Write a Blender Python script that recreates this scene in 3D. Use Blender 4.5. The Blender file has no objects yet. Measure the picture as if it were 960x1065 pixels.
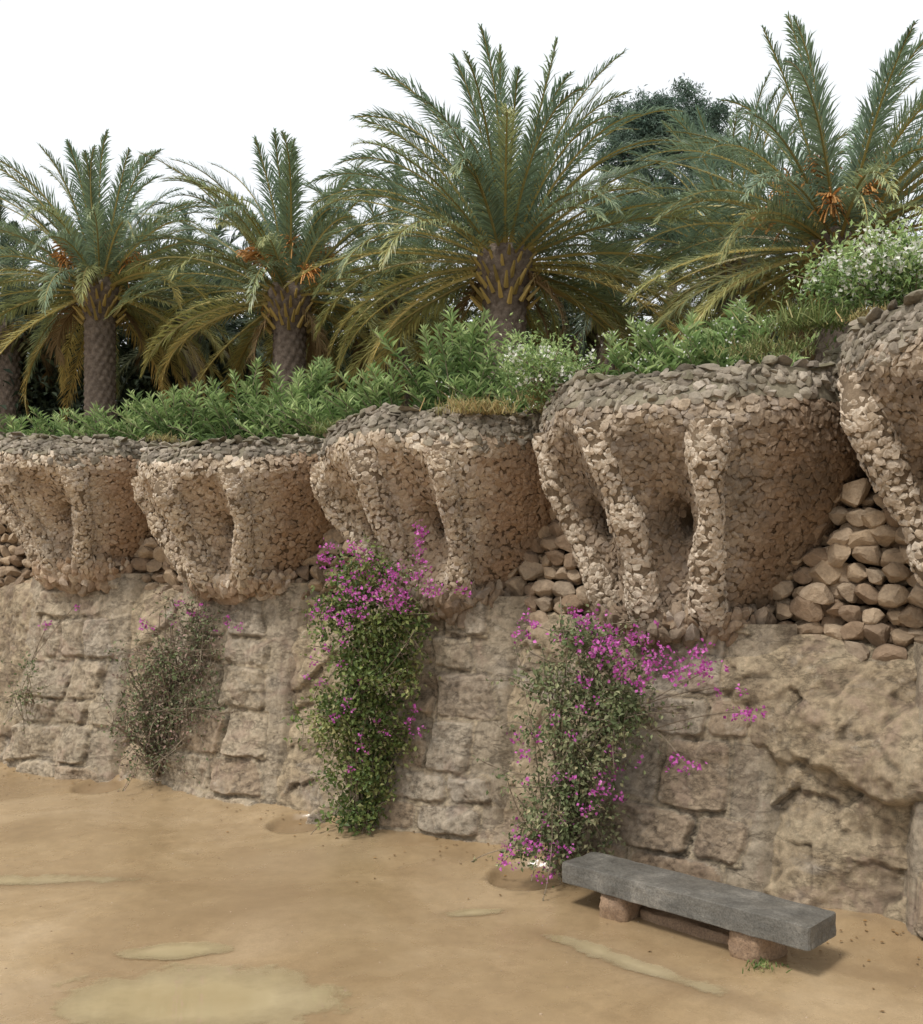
import bpy, bmesh, math, random
import numpy as np
rng=np.random.default_rng(11); random.seed(11)
PI=math.pi
C=bpy.context.scene.collection
F0=1000.0; CAMZ=3.0; HOR=600.0
def at(px,py,Y): return np.array([(px-480)/F0*Y, Y, CAMZ-(py-HOR)/F0*Y])
# ------------------------------------------------------------ noise
TB=rng.random((64,64,64))
def vn(P):
    P=np.asarray(P,float); i=np.floor(P).astype(int); f=P-i; f=f*f*(3-2*f); i&=63; j=(i+1)&63
    x0,y0,z0=i[...,0],i[...,1],i[...,2]; x1,y1,z1=j[...,0],j[...,1],j[...,2]
    fx,fy,fz=f[...,0],f[...,1],f[...,2]
    a=TB[x0,y0,z0]*(1-fx)+TB[x1,y0,z0]*fx; b=TB[x0,y1,z0]*(1-fx)+TB[x1,y1,z0]*fx
    c=TB[x0,y0,z1]*(1-fx)+TB[x1,y0,z1]*fx; d=TB[x0,y1,z1]*(1-fx)+TB[x1,y1,z1]*fx
    return (a*(1-fy)+b*fy)*(1-fz)+(c*(1-fy)+d*fy)*fz
def fbm(P,o=4,g=.5):
    P=np.asarray(P,float); s=0;a=1;t=0
    for k in range(o):
        s=s+a*vn(P*2**k+k*7.3); t+=a; a*=g
    return s/t*2-1
def sstep(a,b,x):
    t=np.clip((x-a)/(b-a),0,1); return t*t*(3-2*t)
# ------------------------------------------------------------ object helpers
ORG={}
class Acc:
    def __init__(s): s.V=[];s.F=[];s.A=[];s.n=0
    def add(s,V,F,a=0.0):
        V=np.asarray(V,float).reshape(-1,3); F=np.asarray(F,int)
        s.V.append(V); s.F.append(F+s.n); s.n+=len(V)
        s.A.append(np.broadcast_to(np.asarray(a,float).ravel() if np.ndim(a)>1 else np.asarray(a,float),(len(V),)).copy())
    def build(s,name,mat,parent=None,smooth=False,loc=None):
        V=np.concatenate(s.V)
        if parent is not None: o0=np.array(ORG[parent.name])
        elif loc is not None: o0=np.array(loc,float)
        else: o0=np.zeros(3)
        V=V-o0
        loops=np.concatenate([f.ravel() for f in s.F]); sz=np.concatenate([np.full(len(f),f.shape[1]) for f in s.F])
        st=np.concatenate([[0],np.cumsum(sz)[:-1]])
        me=bpy.data.meshes.new(name)
        me.vertices.add(len(V)); me.vertices.foreach_set('co',V.ravel())
        me.loops.add(len(loops)); me.loops.foreach_set('vertex_index',loops.astype(np.int32))
        me.polygons.add(len(st)); me.polygons.foreach_set('loop_start',st.astype(np.int32))
        me.update(calc_edges=True)
        me.polygons.foreach_set('use_smooth',np.full(len(st),bool(smooth)))
        at_=me.attributes.new('tone','FLOAT','POINT'); at_.data.foreach_set('value',np.concatenate(s.A).astype(np.float32))
        me.materials.append(mat); me.update()
        o=bpy.data.objects.new(name,me); C.objects.link(o)
        if parent is not None: o.parent=parent; ORG[o.name]=ORG[parent.name]
        else: o.location=tuple(o0); ORG[o.name]=tuple(o0)
        return o
def tag(o,label=None,cat=None,group=None,kind=None):
    if label:o['label']=label
    if cat:o['category']=cat
    if group:o['group']=group
    if kind:o['kind']=kind
    return o
def thing(name,label,cat,loc,group=None):
    o=bpy.data.objects.new(name,None); C.objects.link(o); o.location=tuple(float(v) for v in loc)
    o.empty_display_size=.2
    ORG[o.name]=tuple(float(v) for v in loc); return tag(o,label,cat,group)
def unit(v): return v/np.maximum(np.linalg.norm(v,axis=-1,keepdims=True),1e-9)
def frames(x,up):
    x=unit(x); y=unit(np.cross(up,x)); z=np.cross(x,y); return np.stack([x,y,z],-1)
def nframes(nrm,spin):
    nrm=unit(nrm); ref=np.tile([0,0,1.0],(len(nrm),1)); bad=np.abs(nrm[:,2])>.95; ref[bad]=[1,0,0]
    t=unit(np.cross(ref,nrm)); b=np.cross(nrm,t); c=np.cos(spin)[:,None]; s=np.sin(spin)[:,None]
    return np.stack([t*c+b*s,-t*s+b*c,nrm],-1)
def inst(acc,T,pos,R,S,a=0.0):
    TV,TF=T; n=len(pos)
    if n==0: return
    L=TV[None]*np.asarray(S)[:,None,:]; V=np.einsum('nij,nkj->nki',R,L)+pos[:,None,:]
    F=(TF[None]+ (np.arange(n)*len(TV))[:,None,None]).reshape(-1,TF.shape[1])
    a=np.broadcast_to(np.asarray(a,float),(n,)); acc.add(V.reshape(-1,3),F,np.repeat(a,len(TV)))
def multi(acc,Ts,pos,R,S,a=0.0):
    k=rng.integers(0,len(Ts),len(pos)); a=np.broadcast_to(np.asarray(a,float),(len(pos),))
    for j in range(len(Ts)):
        m=k==j; inst(acc,Ts[j],pos[m],R[m],S[m],a[m])
def grid(nu,nv):
    i=np.arange(nu-1)[:,None]; j=np.arange(nv-1)[None]; b=i*nv+j
    return np.stack([b,b+nv,b+nv+1,b+1],-1).reshape(-1,4)
def ico(sub):
    bm=bmesh.new(); bmesh.ops.create_icosphere(bm,subdivisions=sub,radius=1)
    V=np.array([v.co[:] for v in bm.verts]); F=np.array([[v.index for v in f.verts] for f in bm.faces]); bm.free(); return V,F
def rocks(n,sub,pl=9,lo=.6,hi=.88,jit=0.03):
    out=[]; V0,F0_=ico(sub)
    for k in range(n):
        V=V0.copy()
        for q in range(pl):
            d=unit(rng.normal(size=3)); h=rng.uniform(lo,hi); e=np.maximum(0,V@d-h); V=V-e[:,None]*d
        V=V*(1+jit*rng.normal(size=(len(V),1))); V=V-(V.max(0)+V.min(0))/2; V=V/np.abs(V).max(0); out.append((V,F0_))
    return out
PEB=rocks(16,1,7,.3,.75,.04); BOU=rocks(14,3,11,.42,.82,.012); MED=rocks(14,2,9,.35,.8,.02)
def boxT(c=9,p=5.0):
    bm=bmesh.new(); bmesh.ops.create_cube(bm,size=2); bmesh.ops.subdivide_edges(bm,edges=bm.edges[:],cuts=c,use_grid_fill=True)
    bm.verts.ensure_lookup_table(); V=np.array([v.co[:] for v in bm.verts]); F=np.array([[v.index for v in f.verts] for f in bm.faces]); bm.free()
    V=V/ (np.sum(np.abs(V)**p,1,keepdims=True)**(1/p)); return V,F
BOX=boxT(); BOXS=boxT(24,70.0)
LEAF=(np.array([[0,0,0],[.45,.5,.12],[1,0,-.1],[.45,-.5,.12]]),np.array([[0,2,1],[0,3,2]]))
def tube(acc,P,r,k=6,a=0.0):
    P=np.asarray(P,float); m=len(P); T=unit(np.gradient(P,axis=0)); ref=np.array([.31,.2,.93]) if abs(T[0][2])<.8 else np.array([.9,.3,.1])
    N=unit(np.cross(T,ref)); B=np.cross(T,N); th=np.arange(k)*2*PI/k; r=np.broadcast_to(r,(m,))
    V=P[:,None]+r[:,None,None]*(np.cos(th)[None,:,None]*N[:,None]+np.sin(th)[None,:,None]*B[:,None])
    i=np.arange(m-1)[:,None]*k; j=np.arange(k)[None]; j2=(j+1)%k
    acc.add(V.reshape(-1,3),np.stack([i+j,i+j2,i+k+j2,i+k+j],-1).reshape(-1,4),a)
def curve(P,n=12):
    P=np.asarray(P,float); t=np.linspace(0,1,len(P)); 
    if len(P)==3:
        u=np.linspace(0,1,n)[:,None]; return (1-u)**2*P[0]+2*u*(1-u)*P[1]+u*u*P[2]
    u=np.linspace(0,1,n); return np.stack([np.interp(u,t,P[:,k]) for k in range(3)],-1)
# ------------------------------------------------------------ materials
class NT:
    def __init__(s,name):
        s.m=bpy.data.materials.new(name); s.m.use_nodes=True; s.t=s.m.node_tree; s.t.nodes.clear(); s.geo=s.n('ShaderNodeNewGeometry')
    def n(s,ty,**k):
        o=s.t.nodes.new(ty)
        for a,b in k.items(): setattr(o,a,b)
        return o
    def l(s,a,b): s.t.links.new(a,b)
    def inp(s,sock,v):
        if hasattr(v,'is_output'): s.l(v,sock)
        else: sock.default_value=v
    def noise(s,scale,detail=5,rough=.6,vec=None,stretch=None,dist=0):
        o=s.n('ShaderNodeTexNoise'); o.inputs['Scale'].default_value=scale; o.inputs['Detail'].default_value=detail; o.inputs['Roughness'].default_value=rough; o.inputs['Distortion'].default_value=dist
        v=vec or s.geo.outputs['Position']
        if stretch:
            mp=s.n('ShaderNodeMapping'); mp.inputs['Rotation'].default_value=stretch[1]; mp.inputs['Scale'].default_value=stretch[0]; s.l(v,mp.inputs['Vector']); v=mp.outputs[0]
        s.l(v,o.inputs['Vector']); return o.outputs['Fac']
    def ramp(s,f,stops,interp='LINEAR'):
        r=s.n('ShaderNodeValToRGB'); r.color_ramp.interpolation=interp; e=r.color_ramp.elements
        while len(e)<len(stops): e.new(.5)
        for k,(p,c) in enumerate(stops):
            e[k].position=p; e[k].color=(*c,1) if not isinstance(c,(int,float)) else (c,c,c,1)
        s.l(f,r.inputs[0]); return r.outputs[0]
    def mix(s,f,a,b,mode='MIX'):
        o=s.n('ShaderNodeMix',data_type='RGBA',blend_type=mode); s.inp(o.inputs[0],f)
        for sk,v in ((o.inputs[6],a),(o.inputs[7],b)):
            if isinstance(v,tuple): v=(*v,1) if len(v)==3 else v
            s.inp(sk,v)
        return o.outputs[2]
    def math(s,op,a,b=0.0,c=0.0):
        o=s.n('ShaderNodeMath',operation=op); s.inp(o.inputs[0],a); s.inp(o.inputs[1],b); s.inp(o.inputs[2],c); return o.outputs[0]
    def attr(s,nm='tone'):
        o=s.n('ShaderNodeAttribute'); o.attribute_name=nm; return o.outputs['Fac']
    def bump(s,h,st=.5,d=.02,nrm=None):
        o=s.n('ShaderNodeBump'); o.inputs['Strength'].default_value=st; o.inputs['Distance'].default_value=d; s.l(h,o.inputs['Height'])
        if nrm: s.l(nrm,o.inputs['Normal'])
        return o.outputs[0]
    def out(s,col,rough=.9,nrm=None,spec=.25,trans=0,alpha=None):
        p=s.n('ShaderNodeBsdfPrincipled'); s.inp(p.inputs['Base Color'],(*col,1) if isinstance(col,tuple) else col); s.inp(p.inputs['Roughness'],rough); p.inputs['Specular IOR Level'].default_value=spec
        if nrm: s.l(nrm,p.inputs['Normal'])
        if alpha is not None: s.l(alpha,p.inputs['Alpha'])
        o=s.n('ShaderNodeOutputMaterial')
        if trans:
            t=s.n('ShaderNodeBsdfTranslucent'); s.inp(t.inputs[0],(*col,1) if isinstance(col,tuple) else col); mx=s.n('ShaderNodeMixShader'); mx.inputs[0].default_value=trans
            s.l(p.outputs[0],mx.inputs[1]); s.l(t.outputs[0],mx.inputs[2]); s.l(mx.outputs[0],o.inputs[0])
        else: s.l(p.outputs[0],o.inputs[0])
        return s.m
def stone_mat(name,cols,alt,stain=(.09,.075,.055),nst=.45,bs=.6,bd=.01,sc=30,am=.8):
    t=NT(name); r=t.geo.outputs['Random Per Island']
    n=len(cols); c=t.ramp(r,[(k/(n-1) if n>1 else 0,cc) for k,cc in enumerate(cols)])
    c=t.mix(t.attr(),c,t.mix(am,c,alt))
    f=t.noise(sc,6,.7); c=t.mix(.8,c,t.ramp(f,[(.25,.55),(.7,1.35)]),'MULTIPLY')
    s=t.ramp(t.noise(2.2,6,.65),[(nst,0.0),(nst+.2,1.0)]); s2=t.math('MULTIPLY',s,.68)
    c=t.mix(s2,c,stain)
    return t.out(c,.92,t.bump(t.noise(sc*2.2,6,.7),bs,bd),.2)
M={}
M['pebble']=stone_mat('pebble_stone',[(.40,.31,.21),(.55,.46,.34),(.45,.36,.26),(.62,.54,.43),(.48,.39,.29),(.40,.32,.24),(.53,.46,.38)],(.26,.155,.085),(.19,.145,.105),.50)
M['pebble_dark']=stone_mat('weathered_pebble_stone',[(.27,.21,.15),(.41,.33,.24),(.30,.235,.17),(.48,.40,.31),(.34,.27,.20),(.26,.215,.17),(.39,.335,.28)],(.19,.12,.07),(.115,.09,.065),.46)
M['pebble_col']=stone_mat('column_pebble_stone',[(.40,.32,.23),(.54,.45,.35),(.45,.37,.28),(.61,.53,.43),(.48,.40,.31),(.41,.35,.27)],(.28,.18,.11),(.18,.135,.095),.52)
M['rim']=stone_mat('rim_stone',[(.17,.14,.11),(.33,.28,.22),(.22,.185,.145),(.43,.37,.30),(.28,.235,.185)],(.13,.12,.06),(.065,.055,.042),.44)
M['mortar']=stone_mat('old_mortar',[(.22,.165,.11),(.22,.165,.11)],(.10,.06,.035),(.10,.075,.05),.5,.8,.02)
M['rubble']=stone_mat('rubble_stone',[(.34,.25,.16),(.44,.34,.24),(.26,.19,.125),(.40,.30,.20),(.31,.25,.185)],(.19,.125,.08),(.17,.12,.08),.52,.9,.018,14)
def rockface(nm,blocks):
    t=NT(nm); a=t.noise(.85,8,.66,dist=.5); tone=t.attr()
    c=t.ramp(a,[(.3,(.27,.205,.14)),(.41,(.43,.335,.225)),(.5,(.55,.44,.295)),(.58,(.47,.365,.24)),(.7,(.45,.395,.33))])
    if blocks:
        cb=t.ramp(tone,[(0,(.58,.475,.33)),(.10,(.57,.465,.325)),(.17,(.53,.44,.32)),(.32,(.46,.39,.30)),(.48,(.58,.48,.35)),(.62,(.43,.325,.23)),(.76,(.52,.45,.36)),(.9,(.38,.275,.19)),(1,(.49,.40,.31))])
        c=t.mix(.66,c,cb)
    g=t.ramp(t.noise(14,9,.8),[(.3,.55),(.65,1.24)]); c=t.mix(.95,c,g,'MULTIPLY')
    b=t.noise(2.2,10,.74,stretch=((.7,.7,1.7),(.5,.6,0)),dist=.3); c=t.mix(.65,c,t.ramp(b,[(.34,.45),(.47,1.0),(.7,1.15)]),'MULTIPLY')
    ln=t.math('ABSOLUTE',t.math('SUBTRACT',t.noise(2.0,9,.72,stretch=((.7,.7,1.6),(.5,.7,0)),dist=.2),.5)); c=t.mix(.6,c,t.ramp(ln,[(0,.3),(.008,.85),(.02,1.0)]),'MULTIPLY')
    pk=t.ramp(t.noise(1.7,5,.7,dist=1),[(.54,0.0),(.64,1.0)]); c=t.mix(t.math('MULTIPLY',pk,.5),c,(.46,.33,.25))
    gy=t.ramp(t.noise(1.1,6,.7,dist=.5),[(.55,0.0),(.65,1.0)]); c=t.mix(t.math('MULTIPLY',gy,.35),c,(.36,.325,.28))
    d=t.ramp(t.noise(2.0,6,.7,stretch=((1,1,.28),(0,0,0))),[(.54,0.0),(.66,1.0)]); c=t.mix(t.math('MULTIPLY',d,.62),c,(.235,.17,.12))
    w=t.ramp(t.noise(4,8,.75),[(.58,0.0),(.66,1.0)]); c=t.mix(t.math('MULTIPLY',w,.38),c,(.68,.60,.48))
    po=t.ramp(t.geo.outputs['Pointiness'],[(.42,.3),(.5,1.0),(.58,1.2)]); c=t.mix(.9,c,po,'MULTIPLY')  # AO-like shade painted into the colour: crevices darker, edges lighter
    h=t.math('ADD',t.math('ADD',t.math('MULTIPLY',t.noise(24,10,.85),1.6),t.math('MULTIPLY',b,1.2)),t.math('MULTIPLY',t.math('MINIMUM',ln,.02),18.0))
    return t.out(c,.93,t.bump(h,.95,.032),.2)
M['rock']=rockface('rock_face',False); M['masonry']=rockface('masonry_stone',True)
def ground_mat():
    t=NT('damp_sandy_ground'); a=t.noise(.5,8,.66,dist=.8); c=t.ramp(a,[(.32,(.265,.18,.095)),(.5,(.345,.245,.135)),(.66,(.42,.31,.185))])
    c=t.mix(.55,c,t.ramp(t.noise(6,9,.8),[(.3,.7),(.65,1.2)]),'MULTIPLY')
    sp=t.noise(110,3,.8); c=t.mix(.4,c,t.ramp(sp,[(.3,.6),(.6,1.15)]),'MULTIPLY')
    wet_shade=t.math('MINIMUM',t.attr(),1.0); c=t.mix(t.math('MULTIPLY',wet_shade,.75),c,(.21,.142,.078))
    r=t.ramp(t.noise(.9,6,.65),[(.38,.16),(.62,.42)]); r=t.mix(wet_shade,r,(.2,.2,.2))
    return t.out(c,r,t.bump(t.math('ADD',t.noise(80,5,.7),t.noise(7,6,.65)),.26,.004),.75)
M['ground']=ground_mat()
def soil_mat(nm,c1,c2):
    t=NT(nm); c=t.ramp(t.noise(4,8,.7),[(.35,c1),(.65,c2)]); return t.out(c,.95,t.bump(t.noise(30,8,.75),1,.04),.1)
M['soil']=soil_mat('dark_soil',(.05,.04,.025),(.12,.09,.05)); M['moss']=soil_mat('dry_earth',(.12,.09,.055),(.24,.185,.12))
def water_mat():
    t=NT('muddy_water'); c=t.ramp(t.noise(1.2,4,.6),[(.35,(.38,.30,.165)),(.65,(.45,.365,.215))])
    al=t.math('ADD',t.attr(),t.math('MULTIPLY',t.math('SUBTRACT',t.noise(2.6,7,.62),.5),.8)); al=t.ramp(al,[(.27,0.0),(.36,.6),(.65,.92)])
    return t.out(c,.015,t.bump(t.noise(6,2,.5),.015,.01),1.0,0,al)
M['water']=water_mat()
def bench_mat(nm,cols,st):
    t=NT(nm); c=t.ramp(t.noise(3.5,9,.72,dist=.3),[(.3,cols[0]),(.55,cols[1]),(.75,cols[2])]); c=t.mix(.8,c,t.ramp(t.noise(60,5,.8),[(.35,.5),(.6,1.3)]),'MULTIPLY')
    return t.out(c,t.ramp(t.noise(4,4,.6),[(.3,.35),(.7,.8)]),t.bump(t.noise(45,8,.8),st,.012),.4)
M['slab']=bench_mat('grey_bench_stone',[(.075,.07,.06),(.145,.135,.115),(.28,.255,.215)],.7)
M['benchleg']=bench_mat('brown_bench_stone',[(.16,.1,.06),(.3,.2,.125),(.4,.29,.19)],.9)
def leaf_mat(nm,stops,rough=.5,trans=.22,var=.6):
    t=NT(nm); c=t.ramp(t.attr(),stops); r=t.ramp(t.geo.outputs['Random Per Island'],[(0,1-var*.55),(1,1+var*.55)]); c=t.mix(1.0,c,r,'MULTIPLY')
    return t.out(c,rough,None,.35,trans)
M['palm']=leaf_mat('palm_frond_green',[(0,(.20,.28,.20)),(.3,(.24,.295,.16)),(.6,(.39,.38,.14)),(1,(.60,.42,.14))],.36,.3)
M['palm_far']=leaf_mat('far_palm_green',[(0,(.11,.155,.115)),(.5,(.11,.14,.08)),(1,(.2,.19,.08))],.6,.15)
M['deadfrond']=leaf_mat('dry_frond',[(0,(.2,.14,.07)),(1,(.34,.23,.11))],.8,.1)
M['fruit']=leaf_mat('orange_fruit_stalk',[(0,(.52,.23,.06)),(1,(.64,.35,.12))],.6,.1)
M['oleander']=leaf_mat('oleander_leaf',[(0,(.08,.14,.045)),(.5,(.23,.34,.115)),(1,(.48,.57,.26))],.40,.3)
M['boug']=leaf_mat('climber_leaf',[(0,(.07,.11,.03)),(.5,(.17,.22,.06)),(1,(.34,.32,.14))],.5,.25)
M['bougdry']=leaf_mat('grey_climber_leaf',[(0,(.09,.12,.045)),(.5,(.185,.205,.10)),(1,(.34,.30,.17))],.7,.15)
M['bougred']=leaf_mat('purplish_climber_leaf',[(0,(.11,.14,.055)),(.5,(.19,.21,.11)),(.7,(.24,.17,.13)),(1,(.32,.2,.17))],.7,.15)
M['bract']=leaf_mat('magenta_bract',[(0,(.42,.06,.32)),(1,(.62,.18,.50))],.5,.35,.5)
M['white']=leaf_mat('white_petal',[(0,(.78,.78,.7)),(1,(.82,.82,.77))],.6,.3,.15)
M['grass']=leaf_mat('grass_blade',[(0,(.12,.18,.05)),(.5,(.24,.24,.09)),(1,(.42,.31,.14))],.6,.25)
M['pine']=leaf_mat('pine_needle',[(0,(.065,.115,.09)),(1,(.15,.215,.16))],.7,.1)
M['wood']=leaf_mat('far_wood_leaf',[(0,(.02,.032,.02)),(1,(.07,.095,.05))],.7,.1)
def bark(nm,a,b):
    t=NT(nm); c=t.ramp(t.noise(9,8,.7),[(.35,a),(.65,b)]); return t.out(c,.95,t.bump(t.noise(25,8,.75),1,.04),.1)
M['bark']=bark('palm_bark',(.13,.10,.08),(.30,.24,.19)); M['twig']=bark('climber_stem',(.2,.155,.11),(.42,.34,.25))
M['litter']=leaf_mat('fallen_leaf',[(0,(.1,.06,.03)),(1,(.3,.17,.06))],.8,.05)
# ------------------------------------------------------------ wall path
wp=np.array([(-16,18.3),(-11.5,16.9),(-7.4,15.45),(-3.7,13.9),(-.57,11.7),(.6,10.75),(2.64,9.2),(3.94,8.15),(5.3,6.9),(6.6,5.5)])
cf=np.polyfit(wp[:,0],wp[:,1],3); X=np.linspace(-18,7,2500); Yv=np.polyval(cf,X)
SS=np.concatenate([[0],np.cumsum(np.hypot(np.diff(X),np.diff(Yv)))]); TX=np.gradient(X,SS); TY=np.gradient(Yv,SS)
def W(s,n,z):
    s=np.asarray(s,float); s,n,z=np.broadcast_arrays(s,np.asarray(n,float),np.asarray(z,float))
    x=np.interp(s,SS,X); y=np.interp(s,SS,Yv); tx=np.interp(s,SS,TX); ty=np.interp(s,SS,TY)
    return np.stack([x+n*ty,y-n*tx,z],-1)
PX=480+F0*X/Yv
def s_px(px): return float(np.interp(px,PX[(X>-14)],SS[X>-14]))
sA,sB,sC,sD=[s_px(p) for p in (88,252,462,708)]
sE=sD+3.22; print('S',sA,sB,sC,sD,sE)
SC=[sA-3.1,sA,sB,sC,sD,sE,sE+3.0]; ZB=[3.2,3.16,2.94,2.80,2.60,2.82,2.8]; ZR=[5.0,5.0,4.76,4.80,4.90,5.14,5.1]
zb_at=lambda s: np.interp(s,SC,[3.0,2.93,2.80,2.66,2.44,2.32,2.3])
# ------------------------------------------------------------ ground
PUD=[(-1.9,6.85,1.0,.52,0,.014),(-2.3,7.72,.42,.17,.1,.01),(1.3,7.5,1.0,.14,-.78,.012),(-4.4,9.5,1.2,.2,.05,.008),(.1,8.6,.35,.12,.2,.007),(3.2,7.2,.5,.12,-.5,.008)]
PIT=[(-5.1,13.55,.34,.07),(-1.95,11.55,.36,.08),(.66,9.6,.38,.09),(-4.35,14.2,.4,.05)]
def nonuni(a,b,st,far):
    m=np.arange(a,b,st); k=np.concatenate([[st*2,st*6,st*16],np.geomspace(2,far,10)]); return np.concatenate([(a-k)[::-1],m,b+k])
gx=nonuni(-9.5,6.5,.04,900); gy=nonuni(4.0,17.5,.04,900)
GX,GY=np.meshgrid(gx,gy,indexing='ij'); P2=np.stack([GX,GY,0*GX],-1)
near=np.exp(-np.maximum(0,np.hypot(GX+1,GY-10)-12)/4)
h=(.014*fbm(P2*.4,2)+.002*fbm(P2*2.2,3)+.0012*fbm(P2*12,2))*near
wet_shade=np.clip(1.1*fbm(P2*.6+20,6)+.18,0,.75)
for (x,y,a,b,r,d) in PUD:
    dx=GX-x; dy=GY-y; c,s=math.cos(r),math.sin(r); q=((dx*c+dy*s)/a)**2+((-dx*s+dy*c)/b)**2
    g=np.exp(-q*.8); h=h*(1-g)-d*g; wet_shade=np.maximum(wet_shade,np.clip(g*1.8,0,1)*.75)
for (x,y,r,d) in PIT:
    q=np.hypot(GX-x,(GY-y))*(1+.06*fbm(P2*3,2)); h-=d*(1/(1+np.exp((q-r)/.014)))-.012*np.exp(-((q-r-.05)/.03)**2); wet_shade=np.maximum(wet_shade,1.2/(1+np.exp((q-r)/.03)))  # pit shading painted in: floors darkened through the same mask as the wet patches
dm=np.full(GX.shape,9.0)
ins=(np.abs(GX+1)<9)&(GY<18)&(GY>4)
for k in range(0,len(X),25): dm=np.minimum(dm,np.where(ins,np.hypot(GX-X[k],GY-Yv[k]),9))
h+=.16*np.exp(-(dm/.75)**2)*(1+.5*fbm(P2*3,3)); wet_shade=np.maximum(wet_shade,.6*np.exp(-(dm/1.4)**2)*np.clip(.7+fbm(P2*1.2,3),0,1))
acc=Acc(); acc.add(np.stack([GX,GY,h],-1),grid(len(gx),len(gy)),wet_shade.ravel()); tag(acc.build('ground',M['ground'],smooth=True),kind='structure')
for k,(x,y,a,b,r,d) in enumerate(PUD):
    th=np.linspace(0,2*PI,49)[:,None]; rr=np.linspace(0,1,12)[None]; ex=1.55*a*np.cos(th)*rr; ey=1.55*b*np.sin(th)*rr; c,s=math.cos(r),math.sin(r)
    V=np.stack([x+ex*c-ey*s,y+ex*s+ey*c,0*ex],-1); q=rr*1.55+0*th; V[...,2]=-d*np.exp(-q*q*.8)+.005
    acc=Acc(); acc.add(V,grid(49,12),(1-rr+0*th).ravel()*(.95 if k<2 else .62)); tag(acc.build('puddle',M['water'],smooth=True),kind='structure')
def gz(x,y):
    i=np.clip(np.searchsorted(gx,x),1,len(gx)-1); j=np.clip(np.searchsorted(gy,y),1,len(gy)-1); return h[i,j]
# ------------------------------------------------------------ retaining wall
wall=thing('retaining_wall','long battered retaining wall of rock and rough blocks under the stone planters','wall',W(sC,0,0))
def basen(s,z):
    Pp=np.stack([s+0*z,z+0*s,0*s+0*z],-1); return .42*(1-z/2.7)+.12*fbm(Pp*.7,3)
def panel(sa,sb,seed,strata,k=0):
    z0=-.25; ns=int((sb-sa)/.02); nz=145; s=np.linspace(sa,sb,ns)[:,None]; zt=zb_at(s)+.02+.14*fbm(np.stack([s*1.7,0*s+seed,0*s],-1),4)
    t=np.linspace(0,1,nz)[None]; z=z0+(zt-z0)*t; s=s+0*z
    Pp=np.stack([s,z,0*z+seed],-1)
    r1=1-np.abs(fbm(Pp*1.1+3,4))*2.2; r2=1-np.abs(fbm(Pp*2.7+31,4))*2.2
    wp_=np.stack([s+.22*fbm(Pp*1.6+4,6,.62),z+.22*fbm(Pp*1.6+44,6,.62)],-1); gs=np.random.default_rng(int(seed)+3); cn=44; cc=np.stack([gs.uniform(sa,sb,cn),gs.uniform(-.2,3,cn)],-1); sk=wp_[...,None,:]-cc; rot=sk[...,0]*.77+sk[...,1]*.64; rot2=-sk[...,0]*.64+sk[...,1]*.77; dd=np.sqrt((rot*.7)**2+(rot2*1.3)**2); ci=dd.argmin(-1); tl=gs.uniform(-.16,.16,(cn,2)); of=gs.uniform(-.03,.045,cn)
    sel=np.take_along_axis(sk,ci[...,None,None].repeat(2,-1),-2)[...,0,:]
    n=basen(s,z)-.04+.22*fbm(Pp*.9,3)+.06*np.clip(r1,-.5,1)+.03*np.clip(r2,-.5,1)+.035*fbm(Pp*9,4,.6)+.018*fbm(Pp*25,2)
    n=n+strata*(of[ci]+(tl[ci]*sel).sum(-1))
    if k==4:
        e=z-(1.35-.35*(s-sa)/(sb-sa))+.30*fbm(Pp*1.6+70,5,.6); n=n+.17*sstep(-.03,.14,e)*(1-.7*sstep(.3,1.2,e))-.04
    n=(n*2+np.roll(n,1,0)+np.roll(n,-1,0)+np.roll(n,1,1)+np.roll(n,-1,1))/6
    n=n-.22*sstep(.91,1.0,t)**1.5
    n[:,:2]=.4; n[:,-1]=-.95; z[:,-2]=z[:,-1]; n[:,-2]=n[:,-4]-.05; n[:,-3]=n[:,-4]; n[0]=n[1]; n[-1]=n[-2]
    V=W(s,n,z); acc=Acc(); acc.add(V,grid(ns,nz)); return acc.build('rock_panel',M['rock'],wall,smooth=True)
for k in range(len(SC)-1):
    panel(SC[k]+.45,SC[k+1]-.45,k*13.7,[.6,.9,1.1,1.1,1.2,1.0][k],k)
panel(SC[0]-4,SC[0]+.6,99,.5)
s=np.linspace(SC[0]-4,SC[-1],300)[:,None]; z=np.linspace(2.0,4.7,50)[None]; Pp=np.stack([s+0*z,z+0*s,0*s+0*z],-1)
acc=Acc(); acc.add(W(s+0*z,-.80+.07*fbm(Pp*3,4),z+0*s),grid(300,50),1.0); acc.build('back_wall',M['mortar'],wall,smooth=True)
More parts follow.
